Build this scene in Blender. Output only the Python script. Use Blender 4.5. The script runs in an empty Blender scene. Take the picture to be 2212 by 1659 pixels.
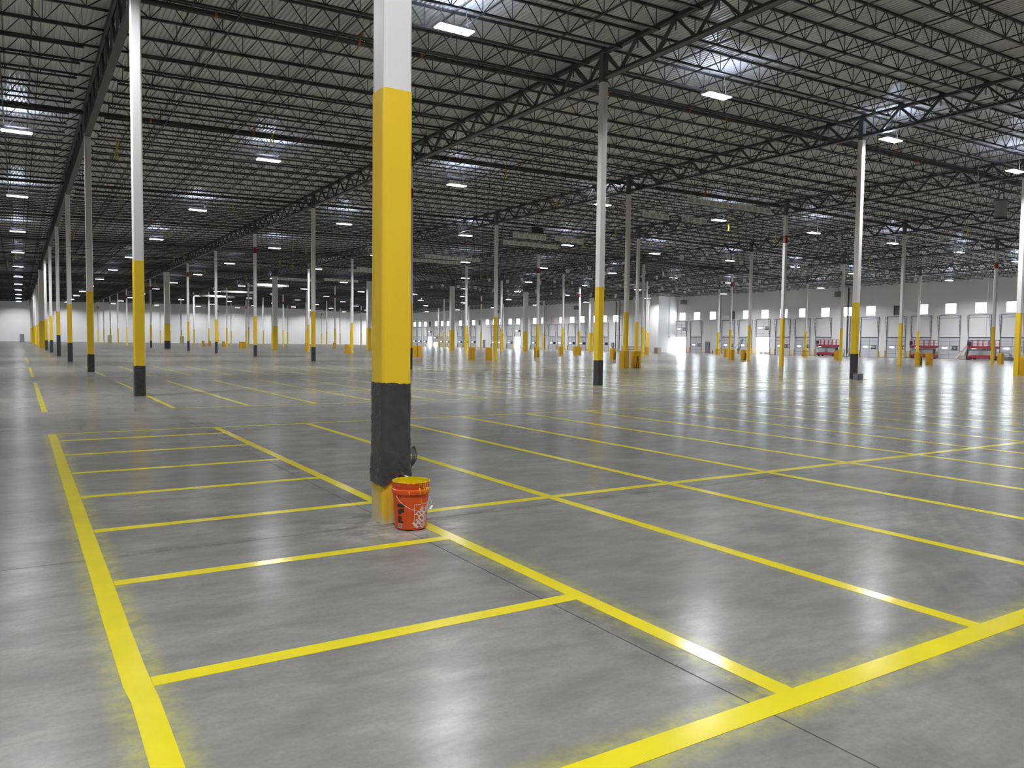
import bpy, math, random
import numpy as np
from mathutils import Vector, Matrix, noise
random.seed(4)
SC = bpy.context.scene
COL = SC.collection
U = 1.52            # metres per survey unit (camera height)

# ------------------------------------------------------------------ camera
cam = bpy.data.cameras.new('camera'); camo = bpy.data.objects.new('camera', cam); COL.objects.link(camo)
R = Matrix(((0.8460317721385908, 0.01768150011754225, -0.5328391925202469),
            (-0.5329836925880138, 0.05166184640949819, -0.8445468826896508),
            (0.012594600719395034, 0.9985080962011048, 0.05313151469292253)))
camo.matrix_world = Matrix.Translation((0, 0, U)) @ R.to_4x4()
cam.sensor_width = 36; cam.sensor_fit = 'HORIZONTAL'; cam.lens = 1687.82 / 2212 * 36
cam.clip_start = 0.05; cam.clip_end = 2000
SC.camera = camo
# ------------------------------------------------------------------ sky, sun, exposure
w = bpy.data.worlds.new('sky'); SC.world = w; w.use_nodes = True
w.node_tree.nodes['Background'].inputs[0].default_value = (0.80, 0.89, 1.0, 1)
w.node_tree.nodes['Background'].inputs[1].default_value = 9.0
sun = bpy.data.lights.new('sun', 'SUN'); sun.energy = 9; sun.angle = 0.02; sun.color = (1, .95, .86)
suno = bpy.data.objects.new('sun', sun); COL.objects.link(suno)
suno.rotation_euler = Vector((-.62, .60, -.52)).to_track_quat('-Z', 'Y').to_euler()
suno.location = (130, 60, 60)
LED = 16.0          # luminance of the fixture lens
LEDW = 620.0         # downward beam of one fixture, watts
lamp_data = bpy.data.lights.new('fixture_beam', 'AREA'); lamp_data.shape = 'RECTANGLE'; lamp_data.size = 1.1; lamp_data.size_y = .38
lamp_data.energy = LEDW; lamp_data.spread = math.radians(152); lamp_data.color = (.95, .975, 1.0)
dock_data = lamp_data.copy(); dock_data.energy = 1150.0
up_data = bpy.data.lights.new('added_deck_fill', 'AREA'); up_data.shape = 'RECTANGLE'; up_data.size = .8; up_data.size_y = .25; up_data.energy = 38; up_data.color = (.66, .74, 1.0)  # added upward fill, no real lamp: brightens the deck with bluish pools
SC.view_settings.view_transform = 'Standard'; SC.view_settings.look = 'None'
SC.view_settings.exposure = 0.27; SC.view_settings.gamma = 1; SC.view_settings.use_curve_mapping = False
SC.cycles.use_denoising = True
SC.cycles.max_bounces = 6; SC.cycles.diffuse_bounces = 4; SC.cycles.glossy_bounces = 3
SC.cycles.sample_clamp_indirect = 6.0
SC.cycles.caustics_reflective = False; SC.cycles.caustics_refractive = False

# ------------------------------------------------------------------ survey
X0, Y0, DX, DY = 1.744, 4.024, 10.028, 10.759
WX, WY = 72.0, 165.4
XMIN, YMIN = -18.3, -17.5
CX = lambda i: X0 + i * DX
CY = lambda j: Y0 + j * DY
WT = {0: 6.75, 1: 7.14, 2: 7.27, 3: 7.36, 4: 7.28, 5: 7.10, 6: 6.78}      # top of the white paint
TZ = {-2: 7.1, -1: 7.35, 0: 7.62, 1: 7.87, 2: 8.0, 3: 8.07, 4: 8.0, 5: 7.83, 6: 7.53, 7: 7.40}   # girder tops
ORD = ['first', 'second', 'third', 'fourth', 'fifth', 'sixth', 'seventh', 'eighth', 'ninth', 'tenth', 'eleventh',
       'twelfth', 'thirteenth', 'fourteenth', 'fifteenth', 'sixteenth']

# ------------------------------------------------------------------ materials
def mat(name, col, rough=.5, metal=0., var=0., scale=3., bump=0., bscale=40., spec=None, emit=None, coat=0):
    m = bpy.data.materials.new(name); m.use_nodes = True
    nt = m.node_tree; b = nt.nodes['Principled BSDF']
    b.inputs['Base Color'].default_value = (*col, 1); b.inputs['Roughness'].default_value = rough
    b.inputs['Metallic'].default_value = metal
    if spec is not None: b.inputs['Specular IOR Level'].default_value = spec
    if coat: b.inputs['Coat Weight'].default_value = coat
    if emit:
        b.inputs['Emission Color'].default_value = (*emit[:3], 1); b.inputs['Emission Strength'].default_value = emit[3]
    if var or bump:
        g = nt.nodes.new('ShaderNodeNewGeometry')
        n = nt.nodes.new('ShaderNodeTexNoise'); n.inputs['Scale'].default_value = scale; n.inputs['Detail'].default_value = 5
        nt.links.new(g.outputs['Position'], n.inputs['Vector'])
        if var:
            mx = nt.nodes.new('ShaderNodeMix'); mx.data_type = 'RGBA'
            mx.inputs[6].default_value = (*[c * (1 - var) for c in col], 1)
            mx.inputs[7].default_value = (*[min(1, c * (1 + var)) for c in col], 1)
            nt.links.new(n.outputs['Fac'], mx.inputs[0]); nt.links.new(mx.outputs[2], b.inputs['Base Color'])
        if bump:
            n2 = nt.nodes.new('ShaderNodeTexNoise'); n2.inputs['Scale'].default_value = bscale
            nt.links.new(g.outputs['Position'], n2.inputs['Vector'])
            bp = nt.nodes.new('ShaderNodeBump'); bp.inputs['Strength'].default_value = bump; bp.inputs['Distance'].default_value = .01
            nt.links.new(n2.outputs['Fac'], bp.inputs['Height']); nt.links.new(bp.outputs[0], b.inputs['Normal'])
    return m

M = {}
M['white_paint'] = mat('white_paint', (.86, .83, .82), .38, var=.04, scale=2)
M['yellow_paint'] = mat('yellow_paint', (.97, .64, .035), .32, var=.05, scale=1.5)
M['stripe'] = mat('stripe_paint', (.68, .57, .018), .15, var=.14, scale=3.0, bump=.04, bscale=60)
M['steel'] = mat('dark_steel', (.045, .044, .046), .5, var=.25, scale=1.5)
M['girder'] = mat('girder_steel', (.075, .075, .08), .5, var=.25, scale=1.5)
M['cap'] = mat('column_steel', (.11, .115, .125), .5, var=.2, scale=3)
M['deck'] = mat('galvanised_deck', (.84, .84, .82), .36, metal=.15, var=.12, scale=.7)
M['wall'] = mat('wall_paint', (.76, .745, .75), .6, var=.03, scale=.3)
M['joint'] = mat('joint_dark', (.28, .28, .30), .8)
M['pipe'] = mat('pipe_black', (.035, .035, .038), .45)
M['red'] = mat('red_band', (.33, .02, .03), .45)
M['red_lift'] = mat('red_machine', (.26, .03, .05), .4, var=.1)
M['orange_fit'] = mat('orange_fitting', (.55, .12, .05), .5)
M['wrap'] = mat('black_plastic', (.06, .061, .066), .24, var=.3, scale=8, bump=.9, bscale=11)
M['lens'] = mat('led_lens', (.9, .9, .9), .4, emit=(.93, .96, 1.0, LED))
M['housing'] = mat('fixture_white', (.8, .8, .82), .4)
M['wire'] = mat('hanger_wire', (.3, .3, .3), .4, metal=.8)
M['panel'] = mat('door_panel', (.60, .61, .65), .45, var=.03)
M['seam'] = mat('door_seam', (.22, .22, .26), .5)
M['track'] = mat('door_track', (.24, .25, .30), .4, metal=.3)
M['black'] = mat('matt_black', (.015, .015, .02), .5)
M['letter'] = mat('white_letter', (.85, .85, .85), .5)
M['daylight'] = mat('daylit_glass', (.9, .95, 1), .2, emit=(.86, .94, 1.0, 17.0))
M['vision'] = mat('daylit_vision_glass', (.9, .95, 1), .2, emit=(.95, .98, 1.0, 7))
M['pinkglass'] = mat('covered_glass', (.75, .6, .62), .5)
M['grey'] = mat('grey_metal', (.33, .33, .35), .45, var=.1)
M['dgrey'] = mat('dark_grey_metal', (.13, .13, .15), .45, var=.1)
M['mandoor'] = mat('grey_door', (.22, .23, .28), .5)
M['guard'] = mat('yellow_plastic', (.80, .47, .02), .45, var=.05, scale=5)
M['tray'] = mat('cream_panel', (.92, .91, .82), .5)
M['traycell'] = mat('cream_cell', (.60, .60, .54), .5)
M['orange'] = mat('orange_plastic', (.80, .105, .018), .33, var=.04, scale=20)
M['paint_in'] = mat('wet_yellow', (.80, .62, .01), .25)
M['drip'] = mat('drip_yellow', (.85, .50, .02), .3)
M['print_white'] = mat('print_white', (.85, .72, .68), .5)
M['print_dark'] = mat('print_dark', (.06, .03, .015), .5)
M['ribbon'] = mat('yellow_ribbon', (.62, .58, .04), .5)
M['plank'] = mat('grey_plank', (.40, .38, .36), .6, var=.1)
M['teal'] = mat('teal_plank', (.18, .34, .38), .6)
M['beige'] = mat('beige_rail', (.66, .53, .33), .6)
M['asphalt'] = mat('yard_concrete', (.55, .54, .52), .8, var=.1)
M['debris'] = mat('dried_paint_scraps', (.33, .32, .08), .7, var=.4, scale=20)
M['crate'] = mat('grey_crate', (.22, .24, .27), .6, var=.3, scale=14)
M['conc'] = mat('joint_filler', (.33, .32, .31), .6, var=.3, scale=4)
M['cone'] = mat('cone_red', (.45, .08, .06), .5)

def floor_material():
    m = bpy.data.materials.new('polished_concrete'); m.use_nodes = True
    nt = m.node_tree; L = nt.links.new; b = nt.nodes['Principled BSDF']
    def N(t, **k):
        n = nt.nodes.new(t)
        for a, v in k.items(): setattr(n, a, v)
        return n
    geo = N('ShaderNodeNewGeometry'); pos = geo.outputs['Position']
    def math_(op, a, bb=None, clamp=False):
        n = N('ShaderNodeMath', operation=op); n.use_clamp = clamp
        for k, v in ((0, a), (1, bb)):
            if v is None: continue
            if isinstance(v, (int, float)): n.inputs[k].default_value = v
            else: L(v, n.inputs[k])
        return n.outputs[0]
    def ns(scale, detail=6, rough=.55, st=(1, 1, 1), rot=0):
        mp = N('ShaderNodeMapping'); mp.inputs['Scale'].default_value = st; mp.inputs['Rotation'].default_value = (0, 0, rot)
        L(pos, mp.inputs[0])
        n = N('ShaderNodeTexNoise'); n.inputs['Scale'].default_value = scale; n.inputs['Detail'].default_value = detail
        n.inputs['Roughness'].default_value = rough; L(mp.outputs[0], n.inputs['Vector']); return n.outputs['Fac']
    def ramp(v, p0, p1, c0=0., c1=1.):
        n = N('ShaderNodeMapRange', interpolation_type='SMOOTHSTEP'); L(v, n.inputs[0])
        n.inputs[1].default_value = p0; n.inputs[2].default_value = p1; n.inputs[3].default_value = c0; n.inputs[4].default_value = c1
        return n.outputs[0]
    def mixc(f, a, c):
        n = N('ShaderNodeMix', data_type='RGBA')
        if isinstance(f, float): n.inputs[0].default_value = f
        else: L(f, n.inputs[0])
        for k, v in ((6, a), (7, c)):
            if isinstance(v, tuple): n.inputs[k].default_value = (*v, 1)
            else: L(v, n.inputs[k])
        return n.outputs[2]
    big = ns(.35, 5, .6); mid = ns(1.6, 5, .6, (1, 2.2, 1), .5); fine = ns(45, 3, .6); patch = ns(.9, 4, .5, rot=1)
    c = mixc(ramp(big, .35, .65), (0.214, 0.205, 0.188), (0.283, 0.274, 0.249))
    c = mixc(ramp(mid, .36, .74, 0, .75), c, (0.155, 0.148, 0.138))
    c = mixc(ramp(patch, .55, .75, 0, .25), c, (0.332, 0.316, 0.288))
    c = mixc(ramp(fine, .3, .75, 0, .28), c, (0.119, 0.117, 0.110))
    wear = ns(6.0, 5, .6, (1, 2.5, 1), .4)
    c = mixc(ramp(wear, .30, .80, 0, .45), c, (0.140, 0.135, 0.125))
    sep = N('ShaderNodeSeparateXYZ'); L(pos, sep.inputs[0]); px, py = sep.outputs[0], sep.outputs[1]
    cl = ns(.75, 7, .62, (1, 1.7, 1), .7)
    c = mixc(ramp(cl, .50, .68, 0, .42), c, (.135, .133, .13))
    # dark traffic staining beside the lengthwise joint and beside the cross joint at the near column
    jn = ns(2.0, 5, .7)
    dj = math_('ABSOLUTE', math_('SUBTRACT', px, 1.78 * U))
    f = math_('MULTIPLY', ramp(dj, .0, .26 * U, 1, 0), ramp(jn, .40, .62))
    c = mixc(math_('MULTIPLY', f, .6), c, (0.083, 0.080, 0.074))
    dk = math_('ABSOLUTE', math_('SUBTRACT', py, 3.95 * U))
    f = math_('MULTIPLY', ramp(dk, .0, .09 * U, 1, 0), ramp(jn, .40, .60))
    c = mixc(math_('MULTIPLY', f, .55), c, (0.099, 0.096, 0.086))
    # aisle traffic band behind the first block
    da = math_('ABSOLUTE', math_('SUBTRACT', py, 10.6 * U))
    f = math_('MULTIPLY', ramp(da, .2 * U, 1.0 * U, 1, 0), ramp(ns(.8, 5, .6, (.35, 3, 1)), .42, .62))
    c = mixc(math_('MULTIPLY', f, .45), c, (0.129, 0.131, 0.133))
    # tyre arcs
    dx = math_('SUBTRACT', px, 8.5 * U); dy = math_('SUBTRACT', py, -3.5 * U)
    rr = math_('SQRT', math_('ADD', math_('MULTIPLY', dx, dx), math_('MULTIPLY', dy, dy)))
    tn = ns(1.2, 5, .6)
    f = math_('MULTIPLY', ramp(rr, 7.55 * U, 7.40 * U, 0, 1), ramp(rr, 4.8 * U, 6.8 * U, 0, 1))
    st = N('ShaderNodeTexNoise', noise_dimensions='1D'); L(rr, st.inputs['W']); st.inputs['Scale'].default_value = 7
    f = math_('MULTIPLY', f, ramp(st.outputs['Fac'], .35, .6, .45, 1))
    c = mixc(math_('MULTIPLY', f, math_('MULTIPLY', ramp(tn, .3, .7), .62)), c, (0.103, 0.105, 0.105))
    # pale dust around the foot of the near column
    ddx = math_('SUBTRACT', px, 1.70 * U); ddy = math_('SUBTRACT', py, 3.85 * U)
    rd = math_('SQRT', math_('ADD', math_('MULTIPLY', ddx, ddx), math_('MULTIPLY', ddy, ddy)))
    f = math_('MULTIPLY', ramp(rd, .15 * U, .55 * U, 1, 0), ramp(ns(3.5, 6, .7, (1, 2, 1), .5), .42, .6))
    c = mixc(math_('MULTIPLY', f, .6), c, (0.436, 0.400, 0.353))
    # yellow overspray beside the newest lines
    sp = ramp(ns(9, 5, .7), .25, .75)
    def band(coord, at, lo, hi, other, k, wd):
        d = math_('ABSOLUTE', math_('SUBTRACT', coord, at * U))
        a = ramp(d, .035 * U, wd * U, 1, 0)
        g1 = ramp(other, (lo - .05) * U, lo * U); g2 = ramp(other, hi * U, (hi + .05) * U, 1, 0)
        return math_('MULTIPLY', math_('MULTIPLY', math_('MULTIPLY', a, sp), math_('MULTIPLY', g1, g2)), k)
    for args in ((px, .272, -2., 9.25, py, .55, .12), (px, 1.86, 1.4, 3.6, py, .42, .13), (py, 1.405, -2, 26, px, .6, .14), (px, 2.905, 1.4, 3.2, py, .2, .10)):
        c = mixc(band(*args), c, (.50, .46, .05))
    L(c, b.inputs['Base Color'])
    r = ramp(mid, .2, .8, .16, .22)
    r = math_('ADD', r, ramp(big, .3, .7, 0, .05)); L(r, b.inputs['Roughness'])
    b.inputs['Specular IOR Level'].default_value = .08
    wave = ns(.55, 2, .4, (1, 1.6, 1)); wv2 = ns(3.5, 2, .5)
    wv3 = ns(2.2, 3, .6, (.5, 1.6, 1), .56)
    h = math_('ADD', math_('MULTIPLY', wave, .0036), math_('ADD', math_('MULTIPLY', wv2, .0001), math_('MULTIPLY', wv3, .0005)))
    bp = N('ShaderNodeBump'); bp.inputs['Strength'].default_value = 1; bp.inputs['Distance'].default_value = 1.0
    L(h, bp.inputs['Height']); L(bp.outputs[0], b.inputs['Normal'])
    return m
M['floor'] = floor_material()

def scuffed_yellow():
    m = mat('scuffed_yellow', (.80, .55, .03), .4)
    nt = m.node_tree; L = nt.links.new; b = nt.nodes['Principled BSDF']
    g = nt.nodes.new('ShaderNodeNewGeometry'); s = nt.nodes.new('ShaderNodeSeparateXYZ'); L(g.outputs['Position'], s.inputs[0])
    mp = nt.nodes.new('ShaderNodeMapping'); mp.inputs['Scale'].default_value = (5, 5, 2.2); L(g.outputs['Position'], mp.inputs[0])
    n = nt.nodes.new('ShaderNodeTexNoise'); n.inputs['Scale'].default_value = 1.3; n.inputs['Detail'].default_value = 6; L(mp.outputs[0], n.inputs['Vector'])
    a = nt.nodes.new('ShaderNodeMapRange'); L(s.outputs[2], a.inputs[0]); a.inputs[1].default_value = .34; a.inputs[2].default_value = 0.0; a.inputs[3].default_value = -.10; a.inputs[4].default_value = .16
    ad = nt.nodes.new('ShaderNodeMath'); ad.operation = 'ADD'; L(n.outputs['Fac'], ad.inputs[0]); L(a.outputs[0], ad.inputs[1])
    r = nt.nodes.new('ShaderNodeMapRange'); L(ad.outputs[0], r.inputs[0]); r.inputs[1].default_value = .48; r.inputs[2].default_value = .68; r.inputs[4].default_value = .85
    mx = nt.nodes.new('ShaderNodeMix'); mx.data_type = 'RGBA'; mx.inputs[6].default_value = (.80, .53, .03, 1); mx.inputs[7].default_value = (.60, .56, .46, 1)
    L(r.outputs[0], mx.inputs[0]); L(mx.outputs[2], b.inputs['Base Color'])
    return m
M['scuffed'] = scuffed_yellow()

# ------------------------------------------------------------------ mesh helpers
class MB:
    """Collects simple solids; k scales survey units to metres."""
    def __init__(s, k=U): s.v = []; s.f = []; s.k = k; s.sm = False
    def add(s, vs, fs):
        o = len(s.v); s.v += [tuple(c * s.k for c in p) for p in vs]; s.f += [tuple(o + i for i in f) for f in fs]
    def box(s, x0, x1, y0, y1, z0, z1):
        s.add([(x0, y0, z0), (x1, y0, z0), (x1, y1, z0), (x0, y1, z0), (x0, y0, z1), (x1, y0, z1), (x1, y1, z1), (x0, y1, z1)],
              [(0, 3, 2, 1), (4, 5, 6, 7), (0, 1, 5, 4), (1, 2, 6, 5), (2, 3, 7, 6), (3, 0, 4, 7)])
    def bar(s, p, q, a, b=None, n=4, caps=True):
        b = b or a
        p = Vector(p); q = Vector(q); d = (q - p).normalized()
        up = Vector((0, 0, 1)) if abs(d.z) < .95 else Vector((0, 1, 0))
        r = d.cross(up).normalized(); u = r.cross(d)
        if n == 4: prof = [(-a / 2, -b / 2), (a / 2, -b / 2), (a / 2, b / 2), (-a / 2, b / 2)]
        else: prof = [(a / 2 * math.cos(2 * math.pi * i / n), b / 2 * math.sin(2 * math.pi * i / n)) for i in range(n)]
        vs = [tuple(p + r * x + u * y) for x, y in prof] + [tuple(q + r * x + u * y) for x, y in prof]
        fs = [(i, (i + 1) % n, n + (i + 1) % n, n + i) for i in range(n)]
        if caps: fs += [tuple(range(n))[::-1], tuple(range(n, 2 * n))]
        s.add(vs, fs)
    def prism(s, prof, z0, z1, cap=True):
        n = len(prof)
        vs = [(x, y, z0) for x, y in prof] + [(x, y, z1) for x, y in prof]
        fs = [(i, (i + 1) % n, n + (i + 1) % n, n + i) for i in range(n)]
        if cap: fs += [tuple(range(n))[::-1], tuple(range(n, 2 * n))]
        s.add(vs, fs)
    def mesh(s, name, m):
        me = bpy.data.meshes.new(name); me.from_pydata(s.v, [], s.f); me.materials.append(M[m]); me.update(); return me
    def build(s, name, m, parent=None, loc=(0, 0, 0)):
        return link(name, s.mesh(name, m), parent, loc)
def link(name, me, parent=None, loc=(0, 0, 0), rot=None):
    o = bpy.data.objects.new(name, me); COL.objects.link(o)
    if parent: o.parent = parent
    o.location = [c * U for c in loc]
    if rot: o.rotation_euler = rot
    return o
def tag(o, label, cat, group=None):
    o['label'] = label; o['category'] = cat
    if group: o['group'] = group
    return o
def struct(o): o['kind'] = 'structure'; return o
def empty(name, loc=(0, 0, 0), rotz=0):
    o = link(name, None, None, loc); o.rotation_euler.z = rotz; return o
def rprof(s, r, n=3, cx=0, cy=0):
    h = s / 2; out = []
    for k, (sx, sy) in enumerate(((1, 1), (-1, 1), (-1, -1), (1, -1))):
        for i in range(n + 1):
            a = math.pi / 2 * (k + i / n); out.append((cx + sx * (h - r) + r * math.cos(a), cy + sy * (h - r) + r * math.sin(a)))
    return out
def copy_tree(o, loc, names=None):
    r = o.copy(); COL.objects.link(r); r.location = [c * U for c in loc]
    for ch in o.children:
        c = ch.copy(); COL.objects.link(c); c.parent = r
        for g in ch.children:
            d = g.copy(); COL.objects.link(d); d.parent = c
    return r

# ------------------------------------------------------------------ floor: slabs on a sub-base
floor = struct(empty('floor'))
b = MB(); b.box(XMIN, WX + .1, YMIN, WY + .1, -.12, -.004); b.build('joint_filler', 'conc', floor)
xs = [XMIN] + [CX(i) - .03 for i in range(-1, 7)] + [WX + .1]
ys = [YMIN] + [CY(j) - .09 for j in range(-1, 15)] + [WY + .1]
G = .0028
for a in range(len(xs) - 1):
    for c in range(len(ys) - 1):
        b = MB(); b.box(xs[a] + G, xs[a + 1] - G, ys[c] + G, ys[c + 1] - G, -.05, 0); b.build('slab', 'floor', floor)
# painted lines
def line(x0, x1, y0, y1):
    b = MB(); b.box(x0, x1, y0, y1, .0, .0012); b.build('painted_line', 'stripe', floor)
WL = .035
LX = [1.86 + 1.0445 * k for k in range(25)]
def wobble_line():
    # the thick left line with its ragged hand-taped edge and a step where two passes meet
    b = MB(); seg = [(y, .272 + .003 * noise.noise((y * 1.5, 0, 0)) + (.004 if y < 2.44 else 0), WL + .002 * noise.noise((y * 4, 3, 0))) for y in np.arange(-2, 9.25, .12)] + [(9.25, .272, WL)]
    vs = []; fs = []
    for y, x, h in seg: vs += [(x - h - (.004 if y > 2.44 else 0), y, .0012), (x + h, y, .0012)]
    for i in range(len(seg) - 1): fs.append((2 * i, 2 * i + 1, 2 * i + 3, 2 * i + 2))
    b.add(vs, fs); b.build('painted_line', 'stripe', floor)
wobble_line()
line(.22, 26.5, 1.405 - .042, 1.405 + .042)
for k, x in enumerate(LX): line(x - WL, x + WL, 1.447, 9.23)
for y in (2.435, 3.505, 4.512, 5.52, 6.525, 7.565, 8.63): line(.31, 1.825, y - WL, y + WL)
line(.31, 1.825, 9.23, 9.27)
line(1.85, 26.5, 9.19, 9.235)
for a, c in zip([1.86] + LX[1:], LX[1:] + [27]): line(a + WL, c - WL, 4.085, 4.155)
for (ya, yb, lx, ml) in ((12.0, 19.7, LX, 14.75), (22.45, 29.9, LX, 25.5), (33.4, 45.7, [], None), (55.5, 65.2, [], None)):
    line(.272 - WL, .272 + WL, ya, yb)
    for x in lx: line(x - WL, x + WL, ya, yb)
    if lx: line(1.9, 26.5, ya - .03, ya + .02)
    if ml: line(3.9, 26.5, ml - .03, ml + .03)
for y in (33.4, 41.5): line(1.9, 26.5, y - .03, y + .03)

# ------------------------------------------------------------------ walls
WINR = [33.99, 36.59, 39.24, 41.85, 47.17, 49.7, 52.37, 55.14, 57.69, 60.27, 62.95, 68.2, 70.86, 73.4]
LOUV = [44.3, 65.1, 125.44, 146.19]
WINL = [86.64, 89.15, 91.69, 94.45, 97.02, 99.87, 102.2, 104.94, 107.36, 112.46, 114.98, 118.13, 120.29, 122.74, 127.87, 130.74, 133.03, 138.22, 140.75, 143.43, 148.37, 151.05, 153.58, 156.2, 158.8]
WINR = [26.1, 28.7, 31.35] + WINR
DOORR = [26.1, 28.7, 31.35, 33.9, 36.6, 39.25, 41.9, 44.4, 47.2, 52.5, 55.1, 57.7, 60.45, 63.0, 65.65, 70.9, 73.5]
OPEN = [60.45, 73.5, 112.46, 146.19]
HALF = [143.43]
DOORL = [89.15, 91.69, 94.45, 97.02, 99.87, 102.2, 107.36, 112.46, 114.98, 118.13, 120.29, 127.87, 130.74, 133.03, 138.22, 140.75, 143.43, 146.19, 148.37, 151.05, 153.58]
HD = .93   # half door width
def wall_boxes(b, y0, y1, holes, x0=WX, x1=WX + .16, ztop=8.0):
    br = sorted({y0, y1} | {min(max(y, y0), y1) for h in holes for y in h[:2]})
    for a, c in zip(br, br[1:]):
        if c - a < 1e-6: continue
        m = (a + c) / 2; cuts = sorted((h[2], h[3]) for h in holes if h[0] < m < h[1]); z = 0
        for q, r in cuts:
            if q > z: b.box(x0, x1, a, c, z, q)
            z = r
        b.box(x0, x1, a, c, z, ztop)
holes = [(y - .49, y + .49, 4.12, 5.06) for y in WINR + WINL] + [(y - .40, y + .40, 4.1, 5.02) for y in LOUV]
holes += [(y - HD, y + HD, 0, 2.0) for y in DOORR + DOORL]
wr = struct(empty('wall_right'))
yb = [YMIN] + [CY(j) - .25 for j in range(-1, 15)] + [WY + .1]
for a, c in zip(yb, yb[1:]):
    b = MB(); wall_boxes(b, a + .012, c - .012, holes); b.build('wall_panel', 'wall', wr)
b = MB()
for y in yb[1:-1]:
    if not any(h[0] < y < h[1] for h in holes): b.box(WX + .02, WX + .1, y - .02, y + .02, 0, 7.9)
b.build('panel_joint', 'joint', wr)
wf = struct(empty('wall_far'))
xb = [XMIN - .1] + [CX(i) for i in range(-1, 7)] + [WX + .1]
for a, c in zip(xb, xb[1:]):
    b = MB(); b.box(a + .012, c - .012, WY, WY + .16, 0, 8.4); b.build('wall_panel', 'wall', wf)
b = MB()
for x in xb[1:-1]: b.box(x - .02, x + .02, WY + .02, WY + .1, 0, 8.3)
b.build('panel_joint', 'joint', wf)
wl = struct(empty('wall_left'))
for a, c in zip(yb, yb[1:]):
    b = MB(); b.box(XMIN - .16, XMIN, a + .012, c - .012, 0, 8.4); b.build('wall_panel', 'wall', wl)
wb = struct(empty('wall_back'))
for a, c in zip(xb, xb[1:]):
    b = MB(); b.box(a + .012, c - .012, YMIN - .16, YMIN, 0, 8.4); b.build('wall_panel', 'wall', wb)
# the stair enclosure that juts out of the dock wall
b = MB(); b.box(68.75, WX, 74.3, 79.3, 0, 7.9); struct(b.build('wall_enclosure', 'wall'))
b = MB(); b.box(WX - .02, WX, YMIN, 74.3, 0, .06); b.box(WX - .02, WX, 79.3, WY, 0, .06)
# base strip in pieces between doors
b = MB(); gaps = sorted((y - HD, y + HD) for y in DOORR + DOORL); y = YMIN
for q, r in gaps + [(WY, WY)]:
    if q > y + .05:
        for s, e in ((y, q),):
            if not (74.3 < (s + e) / 2 < 79.3): b.box(WX - .012, WX, s, e, 0, .05)
    y = max(y, r)
struct(b.build('baseboard_right', 'joint'))
b = MB(); b.box(XMIN, WX, WY - .012, WY, 0, .06); struct(b.build('baseboard_far', 'joint'))

# windows
def win_mesh(glass):
    g = MB(); g.box(.05, .06, -.49, .49, -.47, .47)
    return g.mesh('pane', glass)
fr = MB()
for a in ((.03, .08, -.49, -.46, -.47, .47), (.03, .08, .46, .49, -.47, .47), (.03, .08, -.46, .46, -.47, -.44), (.03, .08, -.46, .46, .44, .47)): fr.box(*a)
fr_me = fr.mesh('window_frame', 'housing'); pm = win_mesh('daylight'); pk = win_mesh('pinkglass')
for n, y in enumerate(WINR + WINL, 1):
    wn = struct(empty('window_%d' % n, (WX, y, 4.59)))
    link('window_frame', fr_me, wn); link('pane', pk if y == 102.2 else pm, wn)
# louvres
lv = MB()
for k in range(9): lv.bar((.02, -.37, -.41 + k * .1025), (.02, .37, -.41 + k * .1025), .05, .03)
lv_me = lv.mesh('slat', 'grey')
lf = MB()
for a in ((-.03, .08, -.44, -.38, -.47, .47), (-.03, .08, .38, .44, -.47, .47), (-.03, .08, -.38, .38, -.47, -.43), (-.03, .08, -.38, .38, .43, .47), (.07, .08, -.4, .4, -.46, .46)): lf.box(*a)
lf_me = lf.mesh('louvre_frame', 'dgrey')
for y, l in zip(LOUV, ('grey wall louvre high between windows behind the right-hand scissor lifts', 'grey wall louvre high between windows left of the teal plank',
                       'small far grey louvre high on dock wall right of narrow grey door', 'farthest grey louvre high on the dock wall above an open bay')):
    e = tag(empty('wall_louvre', (WX, y, 4.56)), l, 'louvre', 'louvres in the dock wall'); link('louvre_frame', lf_me, e); link('slat', lv_me, e)

# ------------------------------------------------------------------ dock doors
pan = MB(); pan.box(.03, .07, -HD, HD, .008, .392)
for z in (.10, .20, .30): pan.box(.024, .032, -HD, HD, z - .006, z + .006)
pan_me = pan.mesh('door_section', 'panel')
sm = MB(); sm.box(.02, .03, -.012, .012, 0, 1.98)
for k in range(6): sm.box(.018, .03, -HD, HD, k * .396 - .012 * (k > 0), k * .396 + .012)
sm_me = sm.mesh('section_seam', 'seam')
def track_mesh(s):
    t = MB(); t.bar((-.03, s * (HD + .03), 0), (-.03, s * (HD + .03), 3.97), .05)
    t.bar((-.05, s * (HD + .03), 2.0), (-.36, s * (HD + .03), 3.9), .03)
    for k in range(5):
        z = 2.2 + k * .38; t.bar((-.03, s * (HD + .03), z), (-.05 - .31 * (z + .15 - 2.0) / 1.9, s * (HD + .03), z + .15), .02)
    return t.mesh('door_track', 'track')
trk = [track_mesh(s) for s in (-1, 1)]
hd = MB(); hd.bar((-.03, -HD - .05, 3.97), (-.03, HD + .05, 3.97), .06); hd.bar((-.36, -HD - .05, 3.92), (-.36, HD + .05, 3.92), .035, n=8)
hd.bar((-.02, -HD, 1.985), (-.02, HD, 1.985), .05)
for s in (-1, 1): hd.bar((-.03, s * (HD + .03), 3.95), (-.36, s * (HD + .03), 3.92), .03)
hd_me = hd.mesh('door_header', 'track')
vs = MB(); prof = []
for i in range(20):
    a = 2 * math.pi * i / 20; prof.append((.24 * (1 if math.cos(a) > 0 else -1) * abs(math.cos(a)) ** .6, .055 * (1 if math.sin(a) > 0 else -1) * abs(math.sin(a)) ** .6))
vs.add([(.012, y, z) for y, z in prof] + [(.03, y, z) for y, z in prof], [tuple(range(20))] + [(i, (i + 1) % 20, 20 + (i + 1) % 20, 20 + i) for i in range(20)])
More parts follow.
